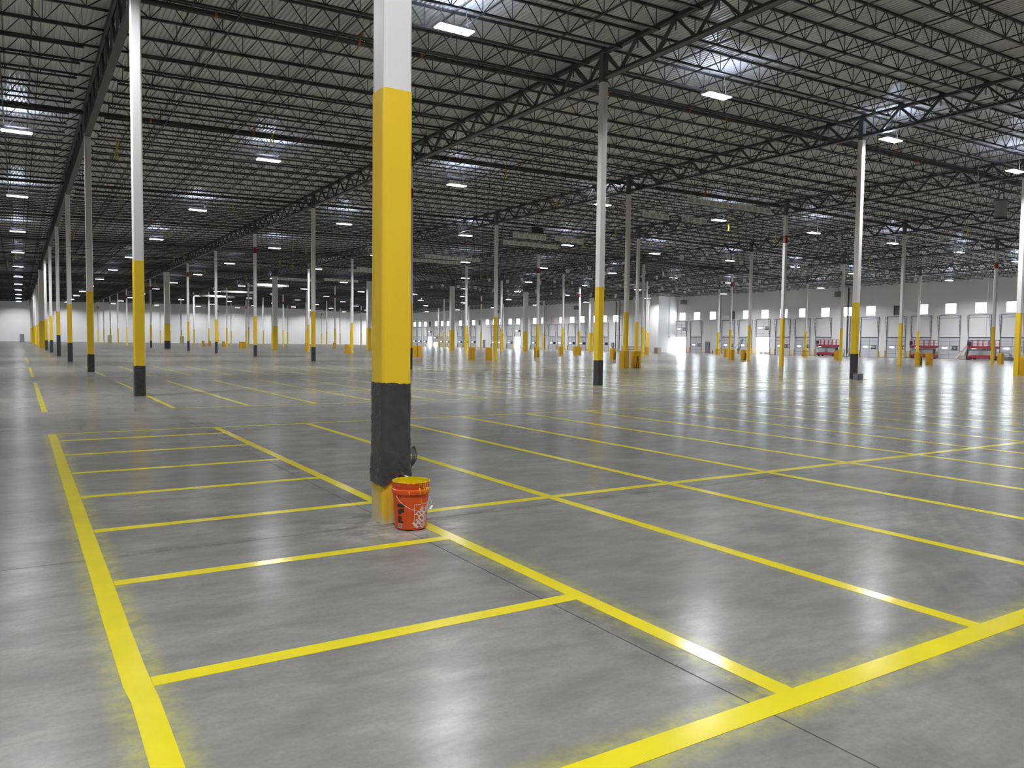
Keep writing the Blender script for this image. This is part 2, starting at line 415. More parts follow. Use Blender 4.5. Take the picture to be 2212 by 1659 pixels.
vs_me = vs.mesh('vision_window', 'vision')
sg = MB(); sg.box(.0, .022, -.29, .29, -.17, .17); sg_me = sg.mesh('door_sign', 'black')
post = MB(); post.prism([(.05 * math.cos(a * math.pi / 5), .05 * math.sin(a * math.pi / 5)) for a in range(10)], 0, .66); post_me = post.mesh('door_post', 'guard')
lit = MB(); lit.box(-.1, .02, -.05, .05, -.04, .04); lit_me = lit.mesh('dock_lamp', 'black')
TX = {}
def text_mesh(s, size, m, bold=0., ext=0.):
    cu = bpy.data.curves.new('t', 'FONT'); cu.body = s; cu.size = size; cu.align_x = 'CENTER'; cu.align_y = 'CENTER'
    cu.resolution_u = 2; cu.offset = bold; cu.extrude = ext
    o = bpy.data.objects.new('t', cu); COL.objects.link(o)
    dg = bpy.context.evaluated_depsgraph_get(); dg.update()
    me = bpy.data.meshes.new_from_object(o.evaluated_get(dg)); me.materials.clear(); me.materials.append(M[m])
    bpy.data.objects.remove(o); return me
dn = 0
for k, y in enumerate(DOORR + DOORL):
    dn += 1
    near = y < 80
    d = struct(empty('door_%d' % dn, (WX, y, 0)))
    lift = 2.0 if y in OPEN else (.78 if y in HALF else 0)
    for i in range(5):
        link('door_section', pan_me, d, (-.02 * (lift > 0), 0, i * .396 + lift))
    link('section_seam', sm_me, d, (-.02 * (lift > 0), 0, lift))
    link('door_header', hd_me, d)
    for t in trk: link('door_track', t, d)
    link('vision_window', vs_me, d, (-.02 * (lift > 0), .42, 1.0 + lift))
    link('door_sign', sg_me, d, (-.03 * (lift > 0), -.50, .98 + lift))
    link('door_post', post_me, d, (-.10, HD + .1, 0)); link('door_post', post_me, d, (-.10, -HD - .1, 0))
    if near:
        s = 'TD%d' % (7 + k)
        t = text_mesh(s, .30 * U, 'letter', .006)
        t.transform(Matrix(((0, 0, -1, 0), (-1, 0, 0, 0), (0, 1, 0, 0), (0, 0, 0, 1))))
        link('door_lettering', t, d, (-.004 - .03 * (lift > 0), -.50, .97 + lift))
# man doors
def man_door(n, loc, rot, label=None):
    d = struct(empty('door_%d' % n, loc)); d.rotation_euler.z = rot
    b = MB(); b.box(-.06, 0, -.30, .30, .01, 1.34); b.build('door_leaf', 'mandoor', d)
    b = MB(); b.box(-.08, 0, -.345, -.30, 0, 1.39); b.box(-.08, 0, .30, .345, 0, 1.39); b.box(-.08, 0, -.345, .345, 1.34, 1.39); b.build('door_frame', 'dgrey', d)
    b = MB(); b.bar((-.1, -.24, .62), (-.1, -.12, .62), .03); b.build('door_handle', 'wire', d)
    return d
man_door(dn + 1, (WX, 68.9, 0), 0); man_door(dn + 2, (WX, 123.8, 0), 0)
for n, x in enumerate((.46, 14.48, 27.2)): man_door(dn + 3 + n, (x, WY, 0), math.pi / 2)

# yard outside the open bays
b = MB(); b.box(WX + .16, WX + 60, -40, 200, -.9, -.8); struct(b.build('yard', 'asphalt'))
b = MB()
for y in OPEN + HALF: b.box(WX, WX + .7, y - 1.1, y + 1.1, -.8, -.005)
struct(b.build('trim_1', 'asphalt'))

# ------------------------------------------------------------------ roof
ceiling = struct(empty('ceiling'))
def tz(x):
    t = (x - X0) / DX; i = math.floor(t); i = max(-2, min(6, i)); a = TZ[i]; c = TZ[i + 1] if i + 1 in TZ else TZ[i]
    xr = WX if i == 6 else CX(i + 1)
    return a + (c - a) * (x - CX(i)) / (xr - CX(i))
# corrugated deck, one sheet per bay so the slope breaks over the girders
pitch = .105; dp = .05
deckx = [XMIN] + [CX(i) for i in range(-1, 7)] + [WX]
for a, c in zip(deckx, deckx[1:]):
    n = int((c - a) / pitch); p = (c - a) / n; xs_ = []
    for k in range(n):
        x = a + k * p
        xs_ += [(x, 0), (x + .42 * p, 0), (x + .52 * p, dp), (x + .90 * p, dp)]
    xs_.append((c, 0))
    b = MB(); ysd = [YMIN] + [CY(j) for j in range(-1, 15)] + [WY + .1]
    vsd = []; fsd = []
    m_ = len(xs_)
    for yy in ysd: vsd += [(x, yy, tz(x) + .105 + z) for x, z in xs_]
    for r in range(len(ysd) - 1): fsd += [(r * m_ + i, (r + 1) * m_ + i, (r + 1) * m_ + i + 1, r * m_ + i + 1) for i in range(m_ - 1)]
    b.add(vsd, fsd); b.build('roof_deck', 'deck', ceiling)
b = MB()
for a, c in zip(deckx, deckx[1:]):
    z0, z1 = tz(a + 1e-6), tz(c - 1e-6)
    b.add([(a, YMIN, z0 + .19), (c, YMIN, z1 + .19), (c, WY, z1 + .19), (a, WY, z0 + .19), (a, YMIN, z0 + .25), (c, YMIN, z1 + .25), (c, WY, z1 + .25), (a, WY, z0 + .25)],
          [(0, 3, 2, 1), (4, 5, 6, 7), (0, 1, 5, 4), (2, 3, 7, 6)])
b.build('roof_board', 'dgrey', ceiling)
# joists
JP = DY / 9; JD = .43
def joist(i):
    xa = CX(i); xc = WX if i == 6 else CX(i + 1)
    L_ = xc - xa; f = lambda x: tz(xa + min(max(x, 1e-6), L_ - 1e-6)) + .075
    b = MB(); n = 13; p = (L_ - 1.1) / n; s = .55
    b.bar((0, -.014, f(0)), (L_, -.014, f(L_)), .018, .045, caps=False); b.bar((0, .014, f(0)), (L_, .014, f(L_)), .018, .045, caps=False)
    b.bar((s - .1, 0, f(s) - JD), (L_ - s + .1, 0, f(L_ - s) - JD), .046, .040)
    b.bar((0.02, 0, f(0) - .03), (s, 0, f(s) - JD), .022, caps=False); b.bar((L_ - .02, 0, f(L_) - .03), (L_ - s, 0, f(L_ - s) - JD), .022, caps=False)
    for k in range(n):
        x0, x1, xm = s + k * p, s + (k + 1) * p, s + (k + .5) * p
        b.bar((x0, 0, f(x0) - JD), (xm, 0, f(xm)), .016, caps=False); b.bar((xm, 0, f(xm)), (x1, 0, f(x1) - JD), .016, caps=False)
        b.bar((x1, 0, f(x1) - JD), (x1, 0, f(x1)), .013, caps=False)
    b.bar((s, 0, f(s) - JD), (s, 0, f(s)), .015, caps=False)
    return b
lst = []
for i in range(-1, 7):
    for n in range(-8, 135):
        y = Y0 + n * JP + .0
        if y > WY - .3: continue
        xm = (CX(i) + (WX if i == 6 else CX(i + 1))) / 2
        d = math.hypot(xm, y)
        ang = math.degrees(math.atan2(xm, y)) - 32.2
        vis = abs(ang) < 52 and y > 1
        lst.append((d + (0 if vis else 1000), i, y))
lst.sort()
jm = {i: joist(i) for i in range(-1, 7)}; jme = {i: jm[i].mesh('joist', 'steel') for i in jm}
for d, i, y in lst[:300]: link('joist', jme[i], ceiling, (CX(i), y, 0))
V = []; F = []; off = 0
for d, i, y in lst[300:]:
    v = np.array(jm[i].v); v = v + np.array([CX(i) * U, y * U, 0]); V.append(v); F += [tuple(a + off for a in f) for f in jm[i].f]; off += len(v)
me = bpy.data.meshes.new('joist_field'); me.from_pydata(np.concatenate(V).tolist(), [], F); me.materials.append(M['steel']); me.update()
jf = link('joist_field', me, ceiling); jf['kind'] = 'stuff'
# girders
def girder(dp_):
    b = MB(); zt = -.035; zb = -dp_
    for s in (-1, 1):
        b.bar((s * .035, 0, zt), (s * .035, DY, zt), .05, .07); b.bar((s * .035, 0, zb), (s * .035, DY, zb), .05, .07)
    b.bar((0, 0, zt + .03), (0, DY, zt + .03), .16, .016); b.bar((0, 0, zb - .03), (0, DY, zb - .03), .16, .016)
    for k in range(9):
        y0, y1 = k * JP, (k + 1) * JP; ym = (y0 + y1) / 2
        b.bar((0, y0, zt), (0, ym, zb), .062 if k < 2 or k > 6 else .05); b.bar((0, ym, zb), (0, y1, zt), .062 if k < 2 or k > 6 else .05)
        if k > 0: b.bar((0, y0 , zt), (0, y0, zt - .0 - .25), .02)
    for k in range(1, 9):
        b.box(-.05, .05, k * JP - .04, k * JP + .04, 0, .05)
    return b.mesh('girder', 'girder')
g1 = girder(.61); g0 = girder(.90)
for i in range(-1, 7):
    for j in range(-2, 15):
        link('girder', g0 if i == 0 else g1, ceiling, (CX(i), CY(j), TZ[i]))
# bridging rods (paired, top and bottom), branch pipes and mains
for i in range(-1, 7):
    xa = CX(i); W_ = (WX if i == 6 else CX(i + 1)) - xa
    for t in (.2, .4, .6, .8):
        x = xa + t * W_
        for dz in (.045, .045 - JD + .0):
            b = MB(); z = tz(x) + dz; b.bar((x, -5, z), (x, WY - .1, z), .022); b.build('bridging_rod', 'steel', ceiling)
    for t in (.13, .47, .86):
        x = xa + t * W_; z = tz(x) - .02
        b = MB(); b.bar((x, -5, z), (x, WY - .5, z), .034, n=6)
        b.build('branch_pipe', 'pipe', ceiling)
MAINY = [5.6 + JP * 0, 16.75, 25.9, 38.2, 48.6, 60.5, 71.2, 82.0, 92.8, 103.5, 114.3, 125, 136, 146.5, 157]
for n, y in enumerate(MAINY):
    b = MB(); v = []
    for i in range(-1, 7):
        xa = CX(i); xc = WX - .1 if i == 6 else CX(i + 1)
        b.bar((xa, y, TZ[i] - .19), (xc, y, TZ[i + 1] - .19), .115, n=10)
    o = b.build('sprinkler_main', 'pipe', ceiling)
    if n < 5:
        for i in range(-1, 5):
            for t in (.17, .47, .62):
                x = CX(i) + t * DX; z = tz(x) - .19
                c = MB(); c.bar((x - .025, y, z), (x + .025, y, z), .135, n=10)
                if t == .47: c.bar((x, y, z), (x, y - .22, z + .16), .05, n=6)
                c.build('pipe_coupling', 'orange_fit', o)

# ------------------------------------------------------------------ columns
S = .166
cp = rprof(S, .022); cpw = rprof(S + .006, .024); cpb = rprof(S + .012, .026)
def colpart(prof, name, m, z0, z1): b = MB(); b.prism(prof, z0, z1); return b.mesh(name, m)
meshes = {}
def wrap_mesh(z0, z1, seed, rag=.012):
    b = MB(); prof = rprof(S + .014, .028, 4); n = len(prof); rows = 16; vs_ = []; fs_ = []
    for r in range(rows + 1):
        for i, (x, y) in enumerate(prof):
            a = math.atan2(y, x); t = r / rows
            z = z0 + (z1 - z0) * t
            if r == 0: z += rag * noise.noise((x * 40, y * 40, seed))
            if r == rows: z += rag * noise.noise((x * 40, y * 40, seed + 5))
            k = 1 + .05 * abs(noise.noise((x * 12, y * 12, z * 6 + seed))); vs_.append((x * k, y * k, z))
    for r in range(rows):
        for i in range(n): fs_.append((r * n + i, r * n + (i + 1) % n, (r + 1) * n + (i + 1) % n, (r + 1) * n + i))
    b.add(vs_, fs_); return b.mesh('plastic_wrap', 'wrap')
def get(key, fn):
    if key not in meshes: meshes[key] = fn()
    return meshes[key]
BLK = {(0, 1): .52, (1, 1): .60, (0, 2): .51, (0, 3): .76, (0, 4): 1.08, (0, 5): .77, (0, 6): .72, (1, 2): .76, (1, 3): .67, (1, 4): .66, (1, 5): .78, (1, 6): .77, (1, 7): .75, (1, 8): .7, (2, 1): .78}
ROWN = ['leftmost', 'second', 'third', 'fourth', 'fifth', 'sixth', 'seventh']
YB = {(0, 0): 2.34, (0, 1): 2.30}
def black_wrap_near():
    # crumpled wrap on the near column: perimeter x height grid with folds, ragged hem and a torn gap
    b = MB(); prof = rprof(S + .010, .026, 6); 
    pr = []
    for k in range(len(prof)):
        p, q = prof[k], prof[(k + 1) % len(prof)]; d = math.hypot(q[0] - p[0], q[1] - p[1]); m_ = max(1, int(d / .0085))
        pr += [(p[0] + (q[0] - p[0]) * t / m_, p[1] + (q[1] - p[1]) * t / m_) for t in range(m_)]
    n = len(pr); rows = 64; z0, z1 = .235, .772; vs_ = []; fs_ = []
    for r in range(rows + 1):
        for i, (x, y) in enumerate(pr):
            t = r / rows; low = max(0, 1 - t * 3.2)
            zb = z0 + .014 * noise.noise((x * 30, y * 30, 2)) - .022 * (x < -.05) + .006 * noise.noise((x * 90, y * 90, 1))
            if -.02 < x < .055 and y < 0: zb += .035 * max(0, 1 - abs(x - .012) / .035)
            zt = z1 + .004 * noise.noise((x * 60, y * 60, 7)) - (.006 if x > 0 else 0)
            z = zb + (zt - zb) * t
            P = Vector((x * 20, y * 20, z * 22))
            fold = .0040 * abs(noise.noise(P)) + .0016 * abs(noise.noise(P * 2.3 + Vector((4, 1, 0)))) * (1 + 2 * low)
            diag = .0030 * max(0, math.sin((x * 60 + z * 75) + 4 * noise.noise((x * 9, y * 9, z * 9))) - .35)
            fl = .006 * low + .005 * low * noise.noise((x * 35, y * 35, z * 25))
            d = fold * (.5 + .8 * (1 - t)) + diag * (1 - t * .6) + fl
            l = math.hypot(x, y); vs_.append((x + x / l * d, y + y / l * d, z))
    for r in range(rows):
        for i in range(n): fs_.append((r * n + i, r * n + (i + 1) % n, (r + 1) * n + (i + 1) % n, (r + 1) * n + i))
    b.add(vs_, fs_)
    # loose flap on the right rear corner
    fl = []
    for r in range(9):
        for c in range(5):
            u, v = c / 4, r / 8
            fl.append((.088 + u * (.050 * math.sin(v * 2.6) + .004), -.080 + .03 * u + .008 * math.sin(v * 7 + u * 3), .275 + v * .13 + .01 * u))
    b.add(fl, [(r * 5 + c, r * 5 + c + 1, (r + 1) * 5 + c + 1, (r + 1) * 5 + c) for r in range(8) for c in range(4)])
    me = b.mesh('plastic_wrap', 'wrap'); return me
for i in range(7):
    for j in range(15):
        if i > 0 and j == 0: continue
        wt = WT[i]; e = empty('column', (CX(i), CY(j), 0))
        wide = j == 7
        k = 2.9 if wide else 1.0
        pw = rprof(S * k, .022 * k) ; py_ = rprof(S * k + .006, .024 * k)
        yb_ = 2.36; blk = BLK.get((i, j)); key = (i, wide)
        zy = blk if blk else 0
        link('white_shaft', get(('w', key), lambda: colpart(pw, 'white_shaft', 'white_paint', 2.2, wt)), e)
        link('steel_cap', get(('c', key), lambda: colpart(rprof(S * k * .97, .02), 'steel_cap', 'cap', wt, TZ[i] - .03)), e)
        if (i, j) == (0, 0):
            link('yellow_band', colpart(cpw, 'yellow_band', 'yellow_paint', .30, 2.345), e)
            link('column_foot', colpart(rprof(S + .004, .024), 'column_foot', 'scuffed', 0, .30), e)
            o = link('plastic_wrap', black_wrap_near(), e); o['label'] = 'crumpled black plastic wrap'
            tag(e, 'nearest column, wrapped in crumpled black plastic, orange bucket at its foot', 'column'); continue
        yt = 2.31 if i == 0 else 2.345
        link('yellow_band', get(('y', wide, zy, yt), lambda: colpart(py_, 'yellow_band', 'yellow_paint', 0, yt)), e)
        if blk:
            if wide: link('plastic_wrap', colpart(rprof(S * k + .02, .05), 'plastic_wrap', 'wrap', 0, blk), e)
            else: link('plastic_wrap', get(('b', blk), lambda: wrap_mesh(.0, blk, blk * 10)), e)
        red = i % 2 == 1 and j % 2 == 0
        if red: link('red_band', get('r', lambda: colpart(cpw, 'red_band', 'red', 6.02, 6.38)), e)
        if (i, j) == (4, 2):
            b = MB(); b.bar((.098, -.05, .40), (.098, -.05, 2.28), .035, .03, n=4); b.build('corner_strip', 'white_paint', e)
        w_ = 'wide white' if wide else ('red-banded white' if red else 'white')
        lb = '%s column with yellow base%s, %s back in the %s row' % (w_, ' wrapped in black' if blk else '', ORD[j], ROWN[i])
        if (i, j) == (0, 1): lb = 'black-footed white and yellow column behind the nearest one, on the left'
        if (i, j) == (1, 1): lb = 'black-footed yellow and white column just right of centre, nearest in its row'
        if (i, j) == (2, 1): lb = 'column with torn black wrap and a grey crate at its foot, at right'
        if (i, j) == (3, 1): lb = 'white and yellow column cut off by the right edge, beside ribbed guard'
        tag(e, lb, 'column', 'white and yellow columns on the building grid')
        if (i, j) in ((6, 3), (6, 4), (6, 5)):
            g = tag(empty('column_guard', (CX(i), CY(j), 0)), {3: 'yellow guard strapped round the column between the scissor lifts', 4: 'yellow guard strapped round a column left of the left scissor lift', 5: 'yellow guard strapped round a column near the enclosure wall'}[j], 'column guard', 'yellow plastic column guards')
            b = MB(); b.prism(rprof(.36, .05), 0, .62); b.prism(rprof(.30, .05), .62, .66); b.build('shell', 'guard', g)
            for z in (.16, .46): b = MB(); b.prism(rprof(.375, .05), z, z + .035); b.build('strap', 'black', g)

# loose column guard shells
def guard_tree():
    e = empty('column_guard')
    b = MB(); w2, d2, t = .145, .13, .03
    b.box(-w2, w2, -d2, -d2 + t, 0, .70); b.box(-w2, -w2 + t, -d2, d2, 0, .70); b.box(w2 - t, w2, -d2, d2, 0, .70)
    for s in (-1, 1): b.box(s * w2 - .012 * (s < 0) - 0, s * w2 + .012 * (s > 0), -d2 - .012, d2, .0, .03)
    b.build('shell', 'guard', e)
    for k in range(9):
        z = .06 + k * .07; b = MB(); b.box(-w2 - .012, w2 + .012, -d2 - .014, -d2, z, z + .036); b.box(-w2 - .012, -w2, -d2, d2, z, z + .036); b.box(w2, w2 + .012, -d2, d2, z, z + .036)
        b.build('rib', 'guard', e)
    return e
def strap_mesh():
    b = MB(); pts = [(-.06, -.165, .02), (-.03, -.165, .30), (0.0, -.165, .50), (.03, -.165, .30), (.05, -.165, .02), (-.22, -.18, .012)]
    for p, q in zip(pts, pts[1:]): b.bar(p, q, .02)
    return b.mesh('strap', 'black')
stp = strap_mesh()
GD = [(21.17, 24.88, 1, 0, 'ribbed yellow guard shell standing left of a column right of centre'), (21.72, 24.79, -1, 1, 'ribbed yellow guard shell with black strap, right of that same column'),
      (32.37, 39.15, 1, 1, 'yellow guard shell with a black strap loop, behind the black-footed centre column'), (21.01, 37.47, 0, 0, 'broad yellow guard shell standing left of a central column'),
      (22.06, 37.41, 0, 0, 'narrow yellow guard shell just left of a central column'), (22.27, 46.82, 0, 0, 'yellow guard shell just right of the nearest column, right one of two'),
      (21.90, 46.81, 0, 0, 'yellow guard shell half hidden by the nearest column, left one of two'), (44.0, 25.7, 0, 1, 'yellow guard shell with black strap, in front of the middle scissor lift'),
      (44.9, 25.6, 0, 0, 'yellow guard shell standing right of the strapped one, middle scissor lift behind'), (54.4, 26.26, 0, 0, 'yellow guard shell right of the red-banded column at far right'),
      (31.0, 45.9, 0, 1, 'yellow guard shell with black strap beside a column at centre'), (39.65, 55.02, 0, 0, 'small yellow guard shell beside a distant column right of centre'),
      (41.4, 55.26, 0, 0, 'small distant yellow guard shell, left one of two by a column'), (42.4, 56.0, 0, 0, 'small distant yellow guard shell, right one of two by a column'),
      (50.75, 46.46, 0, 0, 'yellow guard shell behind another, left of the teal plank'), (41.59, 37.57, 0, 0, 'yellow guard shell in front of a red-banded column left of the teal plank'),
      (42.48, 37.3, 0, 1, 'yellow guard shell with black strap right below the teal plank'), (52.4, 37.0, 0, 0, 'yellow guard shell in front of the left scissor lift'),
      (31.95, 14.55, 0, 1, 'ribbed yellow guard shell at the right edge of the picture'), (50.72, 56.34, 0, 0, 'far yellow guard shell left of the beige railing'),
      (20.84, 56.28, 0, 0, 'yellow guard shell left of the nearest column, beside a slim column'), (22.03, 69.8, 0, 0, 'far yellow guard shell touching a column left of the nearest column'),
      (31.77, 90.1, 0, 0, 'far small yellow guard shell between the centre-left columns'), (21.0, 88.8, 0, 0, 'far yellow guard shell behind the red-banded column at left, right one'),
      (20.6, 88.6, 0, 0, 'far yellow guard shell behind the red-banded column at left, left one'), (20.15, 106.9, 0, 0, 'farthest yellow guard shell at left, left one of three'),
      (21.08, 107.59, 0, 0, 'farthest yellow guard shell at left, middle one of three'), (21.8, 102.76, 0, 0, 'far yellow guard shell at left, right one of three')]
gp = guard_tree()
for n, (x, y, r, st_, lb) in enumerate(GD):
    o = gp if n == 0 else copy_tree(gp, (x, y, 0))
    o.location = (x * U, y * U, 0); o.rotation_euler.z = [0, .25, -.2][r] if r >= 0 else -.2
    if st_: link('strap', stp, o)
    tag(o, lb, 'column guard', 'yellow plastic column guards')

# ------------------------------------------------------------------ light fixtures
hb = MB(); hb.box(-.41, .41, -.14, .14, .012, .05)
hb.box(-.41, -.385, -.145, .145, 0, .05); hb.box(.385, .41, -.145, .145, 0, .05); hb.box(-.2, .2, -.07, .07, .05, .075)
hb_me = hb.mesh('housing', 'housing')
ln = MB()
ln.box(-.38, .38, -.13, .13, -.012, .011)
ln_me = ln.mesh('lens', 'lens')
LXS = [.05 + 7.385 * k for k in range(-1, 10)]; LYS = [.7, 14.1, 27.8, 40.5, 54.0, 67.4, 81.0, 94.9, 108.3, 121.8, 135.2, 148.7, 161.6]
def light(x, y, z, lb, g):
    top = tz(x) + .03 - JD
    e = tag(empty('high_bay_light', (x, y, z)), lb, 'ceiling light', g)
    link('housing', hb_me, e); link('lens', ln_me, e)
    lo = bpy.data.objects.new('beam', dock_data if 'dock wall' in lb and abs(y - 74) > 1 else lamp_data); COL.objects.link(lo); lo.parent = e; lo.location = (0, 0, -.03)
    lu = bpy.data.objects.new('deck_fill', up_data); COL.objects.link(lu); lu.parent = e; lu.location = (0, 0, .125); lu.rotation_euler = (math.pi, 0, 0)  # added fill above the housing, lights the deck only
    for s in (-1, 1):
        b = MB(); h = tz(x + s * .22) + .10 - z; b.bar((s * .33, 0, .05), (s * .22, 0, h), .008); b.build('hanger_wire', 'wire', e)
    return e
DOCKY = [-1.0 + 12.5 * k for k in range(14)]
for a, x in enumerate(LXS):
    dock = a == len(LXS) - 1
    for c, y in enumerate(DOCKY if dock else LYS):
        z = 6.69 if dock else min(7.2, tz(x) - .52)
        lb = 'lit white LED high bay light, %s from the camera in the %s line from left' % (ORD[c], ORD[a])
        if dock: lb = 'lit white LED light in the line nearest the dock wall, %s from the camera' % ORD[c]
        light(x, y, z, lb, 'LED high bay lights on a regular grid')

# ------------------------------------------------------------------ hanging panels, ribbons and heaters
def tray(x0, x1, y, z, lb):
    e = tag(empty('hanging_panel_strip', ((x0 + x1) / 2, y, z)), lb, 'hanging panel', 'pale panel strips hung below the joists')
    hw = (x1 - x0) / 2; n = int(2 * hw / .33)
    b = MB(); b.box(-hw, hw, -.012, .012, -.11, -.09); b.box(-hw, hw, -.012, .012, .09, .11); b.box(-hw, hw, .0, .012, -.1, .1)
    b.build('backing', 'tray', e)
    for k in range(n):
        xx = -hw + (k + .5) * 2 * hw / n; b = MB(); b.box(xx - .12, xx + .12, -.016, -.002, -.07, .07); b.build('cell', 'traycell', e)
    for s in (-.85, .85):
        b = MB(); b.bar((s * hw, 0, .10), (s * hw, 0, tz((x0 + x1) / 2 + s * hw) + .10 - z), .012); b.build('hanger', 'wire', e)
TR = [(22.0, 24.3, 22.3, 'foremost pale panel strip under the roof at right, left half'), (24.4, 26.7, 22.2, 'foremost pale panel strip under the roof at right, right half'),
      (22.87, 24.4, 25.85, 'short celled strip under the roof right of centre, left piece'), (25.05, 26.6, 25.72, 'short celled strip under the roof right of centre, right piece'),
      (21.9, 24.0, 34.8, 'pale strip above the celled one at centre, left half'), (24.5, 26.4, 34.65, 'pale strip above the celled one at centre, right half'), (23.03, 26.8, 37.6, 'long celled strip under the roof at centre'),
      (22.75, 26.9, 47.0, 'upper pale strip just right of the nearest column'), (23.07, 26.8, 49.55, 'lower celled strip just right of the nearest column'),
      (22.35, 26.2, 60.0, 'pale strip just left of the nearest column'), (22.4, 26.3, 58.4, 'pale strip partly hidden behind the nearest column'), (20.3, 23.7, 72.85, 'pale strip left of centre under the roof'), (24.0, 27.3, 70.8, 'far pale strip left of centre, right piece'),
      (20.5, 24, 84.5, 'far pale strip over the left-centre columns'), (20.5, 24, 82.0, 'second far pale strip over the left-centre columns'), (20.3, 24, 96.5, 'very far pale strip over the left columns'), (20.3, 24.5, 108.5, 'farthest pale strip over the left columns')]
for t in TR: tray(t[0], t[1], t[2], 6.6, t[3])
pb = MB(); pb.box(-.13, .13, -.01, .01, -.13, .13); pb_me = pb.mesh('board', 'housing')
pf = MB(); pf.box(-.07, .07, -.014, -.010, -.07, .07); pf_me = pf.mesh('printed_field', 'traycell')
pr_ = empty('hanging_placard')
link('board', pb_me, pr_); link('printed_field', pf_me, pr_)
first = True
PC = {}
for li, (y, zz) in enumerate(((22.35, 6.6), (25.6, 6.6), (34.7, 6.6), (37.0, 6.6), (46.7, 6.6), (49.4, 6.6), (58.8, 6.6), (61.3, 6.6), (70.5, 6.6), (73.0, 6.6))):
    for k in range(15):
        x = 36.15 + 1.87 * k + .3 * noise.noise((k * 3.1, li * 2.3, 0)); 
        if li == 0 and k > 4 or random.random() < .25: continue
        o = pr_ if first else copy_tree(pr_, (x, y, zz)); first = False
        o.location = (x * U, y * U, zz * U); o.rotation_euler.z = random.uniform(-.5, .3)
        b = MB(); b.bar((0, 0, .13), (0, 0, tz(x) + .10 - zz), .008); b.build('hanger', 'wire', o)
        PC[li] = PC.get(li, -1) + 1; tag(o, 'small white square placard under the roof, %s from left in the %s row back' % (ORD[PC[li]], ORD[li]), 'placard', 'white square placards hung in rows')
RIB = [(2.7, 27.9, 1.5), (6.4, 23.6, .8), (8.2, 36.6, 1), (3.5, 67.3, 1), (2.8, 52.9, 1), (.2, 48.8, 1), (-.5, 49.1, .7), (-.1, 69.5, 1), (-.7, 75.6, 1), (7.4, 48.8, .8), (10.3, 61.5, 1), (9.9, 63.4, 1), (14.9, 50.1, 1), (16.2, 51.6, 1),
       (17., 60.6, 1), (18.8, 63.4, 1), (14.1, 73.8, 1), (18.6, 77.8, 1), (9., 79.4, 1), (14.5, 23.6, .8), (19.2, 27.1, 1), (19.6, 36.5, .8), (28.9, 38., .8), (27.2, 32.9, .8), (30.3, 27.8, .8), (35.3, 29., 1.2), (36., 62.7, 1), (36.5, 62.3, .8),
       (40.7, 21.5, .8), (65.2, 70.4, .8), (45., 61.3, 1), (5.5, 87., 1), (3.3, 99., 1), (12.2, 90, 1), (24, 75, 1), (27, 84, 1), (50, 33, 1), (56, 41, 1), (46, 72, 1)]
RL = []
for n, (x, y, s) in enumerate(RIB):
    e = empty('yellow_ribbon', (x, y, 6.9))
    for q in range(2):
        b = MB(); pts = [(q * .05 + .03 * math.sin(k * 1.3 + n + q), .02 * math.cos(k + n), .2 * s - .08 * k * s) for k in range(6)]
        for p, r in zip(pts, pts[1:]): b.bar(p, r, .035, .008)
        b.build('strand', 'ribbon', e)
    b = MB(); b.bar((0.02, 0, .18 * s), (0.02, 0, tz(x + .02) + .10 - 6.9), .006); b.build('string', 'ribbon', e)
    i = max(0, min(6, round((x - X0) / DX))); j = max(1, min(14, round((y - Y0) / DY)))
    side = 'left' if x < CX(i) else 'right'; fb = 'just before' if y < CY(j) else 'just behind'
    base = 'yellow ribbon hanging from the roof %s of %s column, %s row, %s it' % (side, ORD[j], ROWN[i], fb)
    k_ = sum(1 for q_ in RL if q_ == base); RL.append(base)
    if k_: base = base.replace('yellow ribbon', ['', 'second yellow ribbon', 'third yellow ribbon'][k_])
    tag(e, base, 'ribbon', 'yellow ribbons hanging from the roof')
def boxthing(name, x0, x1, y0, y1, z0, z1, m, lb, cat, det=None):
    e = tag(empty(name, ((x0 + x1) / 2, (y0 + y1) / 2, z0)), lb, cat)
    hx, hy, h = (x1 - x0) / 2, (y1 - y0) / 2, z1 - z0
    b = MB(); b.box(-hx, hx, -hy, hy, 0, h); b.build('body', m, e)
    b = MB()
    if det == 'grille':
        for k in range(6): b.bar((-hx - .01, -hy * .8, h * (.15 + .14 * k)), (-hx - .01, hy * .8, h * (.15 + .14 * k)), .02)
        b.build('grille', 'grey', e)
    elif det == 'door':
        b.box(-hx - .015, -hx, -hy * .85, hy * .85, h * .08, h * .92); b.build('panel_door', 'grey', e)
    return e
for y, z, lb in ((72.7, 6.1, 'black unit heater high on the dock wall beside the enclosure'), (50.5, 6.1, 'black unit heater high on the dock wall above the left scissor lift'),
                 (95.3, 6.1, 'black unit heater high on the dock wall right of centre'), (118.6, 6.1, 'small far black unit heater high on the dock wall')):
    e = boxthing('unit_heater', 71.2, 71.75, y - .3, y + .3, z, z + .55, 'dgrey', lb, 'heater', 'grille')
    b = MB(); b.bar((0, 0, .55), (0, 0, tz(71.475) + .10 - z), .03); b.build('bracket', 'track', e)
e = tag(empty('roof_duct', (35.9, 17.6, 6.6)), 'large grey cylindrical duct hanging from the roof near the right edge', 'duct')
b = MB(); b.prism([(.24 * math.cos(a * math.pi / 12), .24 * math.sin(a * math.pi / 12)) for a in range(24)], 0, .78); b.build('drum', 'grey', e)
b = MB()
for z in (0, .74): b.prism([(.26 * math.cos(a * math.pi / 12), .26 * math.sin(a * math.pi / 12)) for a in range(24)], z, z + .05)
for s in (-1, 1): b.bar((s * .2, 0, .75), (s * .2, 0, tz(35.9 + s * .2) + .10 - 6.6), .03)
b.build('rim', 'dgrey', e)
e = tag(empty('pendant_horn', (31.33, 16.24, 7.13)), 'small white horn hanging from the roof left of the grey duct', 'loudspeaker')
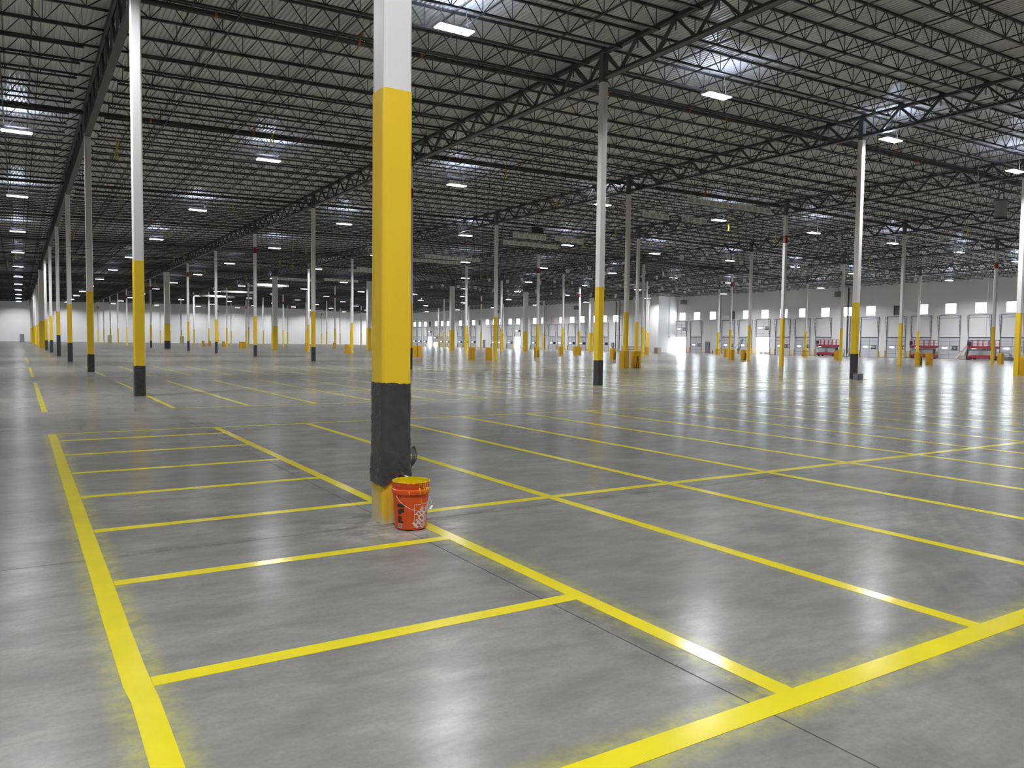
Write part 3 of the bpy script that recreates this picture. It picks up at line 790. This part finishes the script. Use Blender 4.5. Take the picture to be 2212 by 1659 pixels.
b = MB(); n = 14; rr = [(.03, .0), (.05, .05), (.09, .1), (.14, .15)]
vs_ = [(r * math.cos(2 * math.pi * i / n) - .6 * z, r * math.sin(2 * math.pi * i / n), .12 - z) for r, z in rr for i in range(n)]
b.add(vs_, [(a * n + i, a * n + (i + 1) % n, (a + 1) * n + (i + 1) % n, (a + 1) * n + i) for a in range(3) for i in range(n)]); b.build('bell', 'housing', e)
b = MB(); b.bar((0, 0, .1), (0, 0, tz(31.33) + .10 - 7.13), .02); b.box(-.03, .05, -.04, .04, .10, .17); b.build('bracket', 'housing', e)
e = boxthing('brown_unit', 23.9, 24.6, 36.0, 36.4, 7.02, 7.35, 'pipe', 'dark brown boxed unit hung above the central pale strips', 'fan unit', 'door')
b = MB(); b.bar((0, 0, .33), (0, 0, tz(24.25) + .10 - 7.02), .04); b.build('hanger', 'wire', e)
# rain pipes on the dock wall
for y, x, lb in ((49.35, 71.5, 'black vertical rain pipe beside the column with the grey crate, left one'), (48.6, 71.5, 'black vertical rain pipe beside the column with the grey crate, right one'),
                 (86.1, 71.6, 'black vertical rain pipe right of the black-footed centre column, left one'), (85.3, 71.6, 'black vertical rain pipe right of the black-footed centre column, right one'), (103.9, 71.6, 'far black vertical rain pipe left of the centre column'), (136.4, 71.6, 'farthest black vertical rain pipe on the dock wall')):
    e = tag(empty('rain_pipe', (x, y, 0)), lb, 'pipe')
    b = MB(); b.bar((0, 0, .3), (0, 0, 7.0), .17 if y < 50 else .13, n=12); b.build('tube', 'pipe', e)
    b = MB(); b.bar((0, 0, 0), (0, 0, .32), .11, n=12); b.bar((0, 0, .7), (0, 0, .78), .24, n=12); b.build('coupling', 'dgrey', e)
    b = MB()
    for z in (2.2, 4.6, 6.4): b.bar((0, 0, z), (WX - x - .003, 0, z), .04)
    b.build('bracket', 'track', e)
boxthing('electrical_panel', 71.75, 71.99, 86.9, 87.35, .55, 1.15, 'mandoor', 'grey electrical panel on the wall left of the paired rain pipes', 'electrical panel', 'door')
e = tag(empty('conduit_drop', (71.975, 66.9, 1.6)), 'thin grey conduit drop on the wall left of a narrow grey door', 'conduit'); 
b = MB(); b.bar((0, 0, 0), (0, 0, 5.88), .04); b.box(-.05, .024, -.1, .1, -.15, 0); b.build('tube', 'grey', e)
e = tag(empty('conduit_drop', (70.6, 74.25, 2.0)), 'thin conduit hanging down the enclosure wall beside the bright open bay', 'conduit')
b = MB(); b.bar((0, 0, 0), (0, 0, 5.3), .03); b.box(-.08, .08, -.03, .03, -.12, 0); b.build('tube', 'grey', e)

# ------------------------------------------------------------------ scissor lifts
def lift_tree():
    e = empty('scissor_lift'); L2, W2 = 1.15, .36
    b = MB(); b.box(-W2 + .03, W2 - .03, -L2 + .02, L2 - .02, .10, .36); b.box(-W2, W2, -L2 + .3, L2 - .3, .16, .40); b.build('chassis', 'red_lift', e)
    for sx in (-1, 1):
        for sy in (-1, 1):
            b = MB(); b.bar((sx * (W2 - .08), sy * .85, .13), (sx * W2, sy * .85, .13), .26, n=14); b.build('wheel', 'black', e)
    b = MB()
    for k in range(6):
        z = .42 + k * .085
        for sx in (-.22, .22):
            b.bar((sx, -1.0, z), (sx, 1.0, z + .075), .055); b.bar((sx, 1.0, z), (sx, -1.0, z + .075), .055)
    b.build('scissor_stack', 'grey', e)
    b = MB(); b.box(-W2, W2, -L2, L2, .96, 1.06); b.box(-W2, W2, -L2, L2, 1.06, 1.10); b.build('platform', 'red_lift', e)
    b = MB()
    for sx in (-1, 1):
        for z in (1.38, 1.68): b.bar((sx * W2, -L2, z), (sx * W2, L2, z), .035)
        for k in range(6): y = -L2 + k * 2 * L2 / 5; b.bar((sx * W2, y, 1.08), (sx * W2, y, 1.68), .035)
        b.box(sx * W2 - .01, sx * W2 + .01, -L2, L2, 1.08, 1.18)
    for sy in (-1, 1):
        for z in (1.38, 1.68): b.bar((-W2, sy * L2, z), (W2, sy * L2, z), .035)
    b.build('guard_rail', 'red_lift', e)
    b = MB(); b.box(-W2 - .09, -W2 - .02, .85, 1.1, 1.25, 1.6); b.build('control_box', 'black', e)
    return e
lt = lift_tree()
for n, (x, y, lb) in enumerate(((70.7, 50.95, 'red scissor lift parked left of the crate column, black rain pipes behind'), (70.7, 40.85, 'red scissor lift in the middle, behind two yellow guard shells'), (70.7, 35.6, 'rightmost red scissor lift, half hidden by the red-banded column'))):
    o = lt if n == 0 else copy_tree(lt, (x, y, 0)); o.location = (x * U, y * U, 0); tag(o, lb, 'scissor lift', 'red scissor lifts along the dock wall')
# leaning planks, bins, rails, cones
e = tag(empty('leaning_plank', (71.0, 37.75, 0)), 'wide grey board leaning on the wall left of the rightmost scissor lift', 'board')
b = MB(); b.bar((-.1, .25, .02), (.93, -.42, 1.6), .30, .04); b.bar((.3, .02, .7), (.36, -.02, .8), .32, .06); b.build('board', 'plank', e)
e = tag(empty('leaning_plank', (71.0, 63.9, 0)), 'teal board leaning on the wall left of the open dock door', 'board')
b = MB(); b.bar((-.1, .35, .02), (.93, -.55, 1.8), .24, .04); b.build('board', 'teal', e)
e = boxthing('scrap_bin', 70.6, 71.6, 36.95, 37.5, 0, .34, 'dgrey', 'low dark bin beside the leaning grey board', 'bin', 'door')
e = boxthing('tarp_bundle', 70.5, 71.3, 33.3, 34.1, 0, .22, 'dgrey', 'low dark bundle on the floor at far right before a dock door', 'bundle')
b = MB(); b.bar((-.1, -.2, .22), (.2, .3, .26), .2, n=8); b.bar((0, .1, .2), (.1, -.35, .30), .14, n=8); b.build('fold', 'dgrey', e)
e = tag(empty('guard_railing', (66.3, 76.4, 0)), 'beige low railing in front of the enclosure wall', 'railing')
b = MB()
for z in (.30, .62): b.bar((0, -2.0, z), (0, 2.0, z), .1, .16)
b.build('rail', 'beige', e)
for y in (-2, -.7, .7, 2):
    b = MB(); b.box(-.06, .06, y - .08, y + .08, 0, .74); b.build('post', 'beige', e)
e = boxthing('beige_stand', 58.2, 58.7, 62.9, 63.5, 0, .66, 'beige', 'small beige stand right of the beige railing', 'stand', 'door')
for x, y, lb in ((70.9, 67.6, 'small red traffic cone near the narrow grey door, left one'), (70.7, 66.9, 'small red traffic cone near the narrow grey door, right one'), (70.8, 88.6, 'small far red cone by the paired rain pipes')):
    e = tag(empty('traffic_cone', (x, y, 0)), lb, 'traffic cone')
    b = MB(); b.add([(.02 * math.cos(i), .02 * math.sin(i), .46) for i in np.arange(0, 6.28, .5236)] + [(.11 * math.cos(i), .11 * math.sin(i), .03) for i in np.arange(0, 6.28, .5236)], [(i, 12 + i, 12 + (i + 1) % 12, (i + 1) % 12) for i in range(12)] + [tuple(range(12))]); b.build('body', 'cone', e)
    b = MB(); b.box(-.14, .14, -.14, .14, 0, .03); b.build('base', 'black', e)
for y, lb in ((60.95, 'dark box on the sill of the open dock door, left one'), (60.3, 'dark wide box on the sill of the open dock door, middle one'), (59.75, 'dark box on the sill of the open dock door, right one')):
    boxthing('tool_box', 72.3, 72.6, y - .2, y + .2, 0, .30, 'dgrey', lb, 'tool box', 'door')
# crate and scrapings by the right-hand black-footed column
e = tag(empty('crate', (21.58, 14.48, 0)), 'grey plastic crate beside the torn-wrapped column', 'crate')
b = MB(); b.box(-.12, .12, -.09, .09, 0, .012)
for a in ((-.12, .12, -.09, -.08, 0, .18), (-.12, .12, .08, .09, 0, .18), (-.12, -.11, -.09, .09, 0, .18), (.11, .12, -.09, .09, 0, .18)): b.box(*a)
b.build('tub', 'crate', e)
b = MB()
for a in ((-.13, .13, -.1, -.09), (-.13, .13, .09, .1)): b.box(*a, .165, .185)
b.build('rim', 'crate', e)
b = MB()
for k in range(70):
    a = random.uniform(0, 6.28); r = random.uniform(.05, .42) ; x, y = 21.72 + r * math.cos(a) * 1.1, 14.62 + r * math.sin(a) * .8
    q = random.uniform(0, 3.1); l = random.uniform(.02, .06)
    if x < 21.80 and y < 14.64: continue
    b.bar((x, y, .003), (x + l * math.cos(q), y + l * math.sin(q), .006 + random.random() * .02), .018, .004)
o = b.build('paint_scraps', 'debris'); tag(o, 'dried yellowish paint scraps strewn round the foot of the torn-wrapped column', 'scraps'); o['kind'] = 'stuff'

# ------------------------------------------------------------------ paint bucket (metres)
BC = Vector((1.765, 3.80, 0)); dcam = Vector((-BC.x, -BC.y, 0)).normalized(); rt = Vector((-dcam.y, dcam.x, 0))
bk = tag(empty('paint_bucket', BC), 'orange paint bucket with yellow paint inside, at the foot of the nearest column', 'bucket')
HB = .390
def rad(z): return .1275 + (.146 - .1275) * min(1, z / .30)
prof = [(.0, .004), (.118, .004), (.1265, .010), (.1275, .02), (rad(.27), .27), (rad(.29), .292), (.156, .296), (.157, .326), (.1475, .332), (.1475, .340), (.1505, .345), (.1505, .381), (.1535, .384), (.1535, HB - .002), (.151, HB), (.1465, HB), (.1455, .33), (.142, .25), (.1265, .03), (0, .028)]
def lathe(name, prof, m, parent, n=56, sm=True):
    vs_ = [(r * math.cos(2 * math.pi * i / n), r * math.sin(2 * math.pi * i / n), z) for r, z in prof for i in range(n)]
    fs_ = [(a * n + i, a * n + (i + 1) % n, (a + 1) * n + (i + 1) % n, (a + 1) * n + i) for a in range(len(prof) - 1) for i in range(n)]
    b = MB(1); b.add(vs_, fs_); o = b.build(name, m, parent)
    for p in o.data.polygons: p.use_smooth = sm
    o.data.set_sharp_from_angle(angle=.6)
    return o
lathe('tub', prof[:15], 'orange', bk)
lathe('inner_coating', [(.1466, HB - .0005), (.1456, .33), (.142, .25), (.1265, .03), (0, .028)], 'paint_in', bk)
lathe('rim_paint', [(.1537, HB - .004), (.1515, HB + .0015), (.146, HB + .0015), (.1452, HB - .01)], 'paint_in', bk)
lathe('paint_fill', [(0, .09), (.130, .09)], 'paint_in', bk)
def wrapP(u, v, lift=.0012):
    """u metres to the right around the tub from the camera-facing line, v height"""
    r = (.1515 if v > .343 else .1578 if v > .294 else rad(v)) + lift; a = u / .138
    p = dcam * (math.cos(a) * r) + rt * (math.sin(a) * r); return (p.x, p.y, v)
def patch_uv(b, pts, lift=.0012):
    b.add([wrapP(u, v, lift) for u, v in pts], [tuple(range(len(pts)))])
def rect_uv(b, u0, u1, v0, v1, lift=.0012):
    n = max(1, int(abs(u1 - u0) / .008))
    for k in range(n): patch_uv(b, [(u0 + (u1 - u0) * k / n, v0), (u0 + (u1 - u0) * (k + 1) / n, v0), (u0 + (u1 - u0) * (k + 1) / n, v1), (u0 + (u1 - u0) * k / n, v1)], lift)
b = MB(1); u0, u1, v0, v1, t = .026, .212, .030, .216, .0038
rect_uv(b, u0, u1, v0, v0 + t); rect_uv(b, u0, u1, v1 - t, v1)
rect_uv(b, u0, u0 + t, v0, v1); rect_uv(b, u1 - t, u1, v0, v1)
b.build('logo_frame', 'print_white', bk)
cu_, cv_ = (u0 + u1) / 2, (v0 + v1) / 2
def R4(x0, x1, y0, y1): return [(x0, y0), (x1, y0), (x1, y1), (x0, y1)]
GLY = {'H': [R4(0, .28, 0, 1), R4(.56, .84, 0, 1), R4(.28, .56, .38, .62)],
       'O': [R4(0, .27, .14, .86), R4(.57, .84, .14, .86), [(0, .14), (.2, 0), (.42, 0), (.42, .22), (.27, .22)], [(.84, .14), (.57, .22), (.42, .22), (.42, 0), (.64, 0)], [(0, .86), (.27, .78), (.42, .78), (.42, 1), (.2, 1)], [(.84, .86), (.64, 1), (.42, 1), (.42, .78), (.57, .78)]],
       'M': [R4(0, .24, 0, 1), R4(.76, 1, 0, 1), [(.24, 1), (.24, .6), (.5, .15), (.5, .58)], [(.76, 1), (.5, .58), (.5, .15), (.76, .6)]],
       'E': [R4(0, .27, 0, 1), R4(.27, .72, 0, .2), R4(.27, .64, .4, .6), R4(.27, .72, .8, 1)],
       'T': [R4(0, .76, .78, 1), R4(.25, .51, 0, .78)],
       'D': [R4(0, .27, 0, 1), R4(.27, .5, 0, .2), R4(.27, .5, .8, 1), R4(.55, .8, .2, .8), [(.5, 0), (.8, .2), (.55, .24), (.5, .2)], [(.5, 1), (.5, .8), (.55, .76), (.8, .8)]],
       'P': [R4(0, .27, 0, 1), R4(.27, .6, .8, 1), R4(.27, .6, .4, .58), R4(.54, .78, .5, .88)]}
WID = {'H': .84, 'O': .84, 'M': 1.0, 'E': .72, 'T': .76, 'D': .80, 'P': .78}
def word(st, h, along, perp, sx=1.0):
    tot = sum(WID[c] * h * sx + .09 * h for c in st) - .09 * h; x = along - tot / 2; c45 = math.cos(math.radians(45))
    b = MB(1)
    for c in st:
        for poly in GLY[c]:
            pts = []
            for i in range(len(poly)):
                p, q = poly[i], poly[(i + 1) % len(poly)]
                pts += [(p[0] + (q[0] - p[0]) * t, p[1] + (q[1] - p[1]) * t) for t in (0, .5)]
            P2 = [(x + px * h * sx, perp + (py - .5) * h) for px, py in pts]
            W = [wrapP(cu_ + (px - py) * c45, cv_ + (px + py) * c45, .0016) for px, py in P2]
            mx, my = sum(p[0] for p in P2) / len(P2), sum(p[1] for p in P2) / len(P2)
            W.append(wrapP(cu_ + (mx - my) * c45, cv_ + (mx + my) * c45, .0016)); n = len(W) - 1
            b.add(W, [(i, (i + 1) % n, n) for i in range(n)])
        x += WID[c] * h * sx + .09 * h
    o = b.build('logo_word', 'print_white', bk); o['kind'] = 'stuff'
word('THE', .036, -.004, .052, 1.15)
word('HOME', .062, .000, .002, 1.05)
word('DEPOT', .040, .000, -.052, 1.0)
b = MB(1); rect_uv(b, -.121, -.050, .190, .218); b.build('warning_label', 'print_dark', bk)
b = MB(1)
for k in range(12):
    a = k * .9; uu, vv = -.086 + .019 * math.cos(a), .158 + .015 * math.sin(a * 1.3); rect_uv(b, uu - .012, uu + .012, vv - .009, vv + .009, .0012 + k * .00004)
b.build('warning_pictogram', 'print_dark', bk)
b = MB(1)
for k in range(12):
    v = .118 - k * .0048; rect_uv(b, -.119, -.119 + (.058 if k > 8 else .042) + .004 * math.sin(k * 5), v - .0020, v + .0014)
b.build('small_print', 'print_dark', bk)
b = MB(1); rect_uv(b, -.115, -.080, .020, .056, .0011); b.build('barcode_ground', 'print_white', bk)
b = MB(1)
for k in range(7): rect_uv(b, -.108 + k * .0034, -.1060 + k * .0034, .025, .051, .0016)
b.build('barcode', 'print_dark', bk)
# drips
b = MB(1)
for u, va, vb, wd in ((.062, .385, .345, .004), (.062, .345, .318, .010), (.068, .318, .290, .006), (.100, .386, .340, .008), (.104, .342, .318, .012), (.108, .325, .296, .007), (.118, .386, .350, .006), (.128, .345, .310, .014), (.140, .384, .330, .006), (.150, .345, .318, .010), (.150, .318, .300, .004),
                      (-.012, .322, .312, .010), (-.010, .316, .290, .005), (.085, .215, .262, .004), (.082, .262, .19, .003), (.088, .330, .320, .010), (.045, .322, .318, .008), (-.02, .386, .379, .012), (.02, .386, .378, .016), (.075, .384, .372, .012)):
    n = 4
    for k in range(n):
        f0, f1 = k / n, (k + 1) / n; j0, j1 = .0015 * math.sin(k * 2 + u * 99), .0015 * math.sin(k * 2 + 2 + u * 99)
        a, c = va + (vb - va) * f0, va + (vb - va) * f1
        patch_uv(b, [(u - wd / 2 + j0, a), (u + wd / 2 + j0, a), (u + wd / 2 + j1, c), (u - wd / 2 + j1, c)], .0022)
b.build('paint_drips', 'drip', bk)
# bail handle
b = MB(1); pts = []
for k in range(25):
    t = math.pi * k / 24; a = -.82 + t; rr_ = .160 + .018 * math.sin(t)
    d = dcam * math.cos(a) + rt * math.sin(a)
    pts.append(Vector((d.x * rr_, d.y * rr_, .285 - .125 * math.sin(t) ** .8)))
for p, q in zip(pts, pts[1:]): b.bar(p, q, .0035, n=6)
hnd = b.build('bail', 'print_white', bk)
b = MB(1); b.bar(pts[14], pts[17], .016, n=10); b.build('grip', 'housing', hnd)
b = MB(1)
for p in (pts[0], pts[-1]): b.bar(p * .93 + Vector((0, 0, .02)), p + Vector((0, 0, .0)), .018, n=10)
b.build('handle_ear', 'orange', bk)
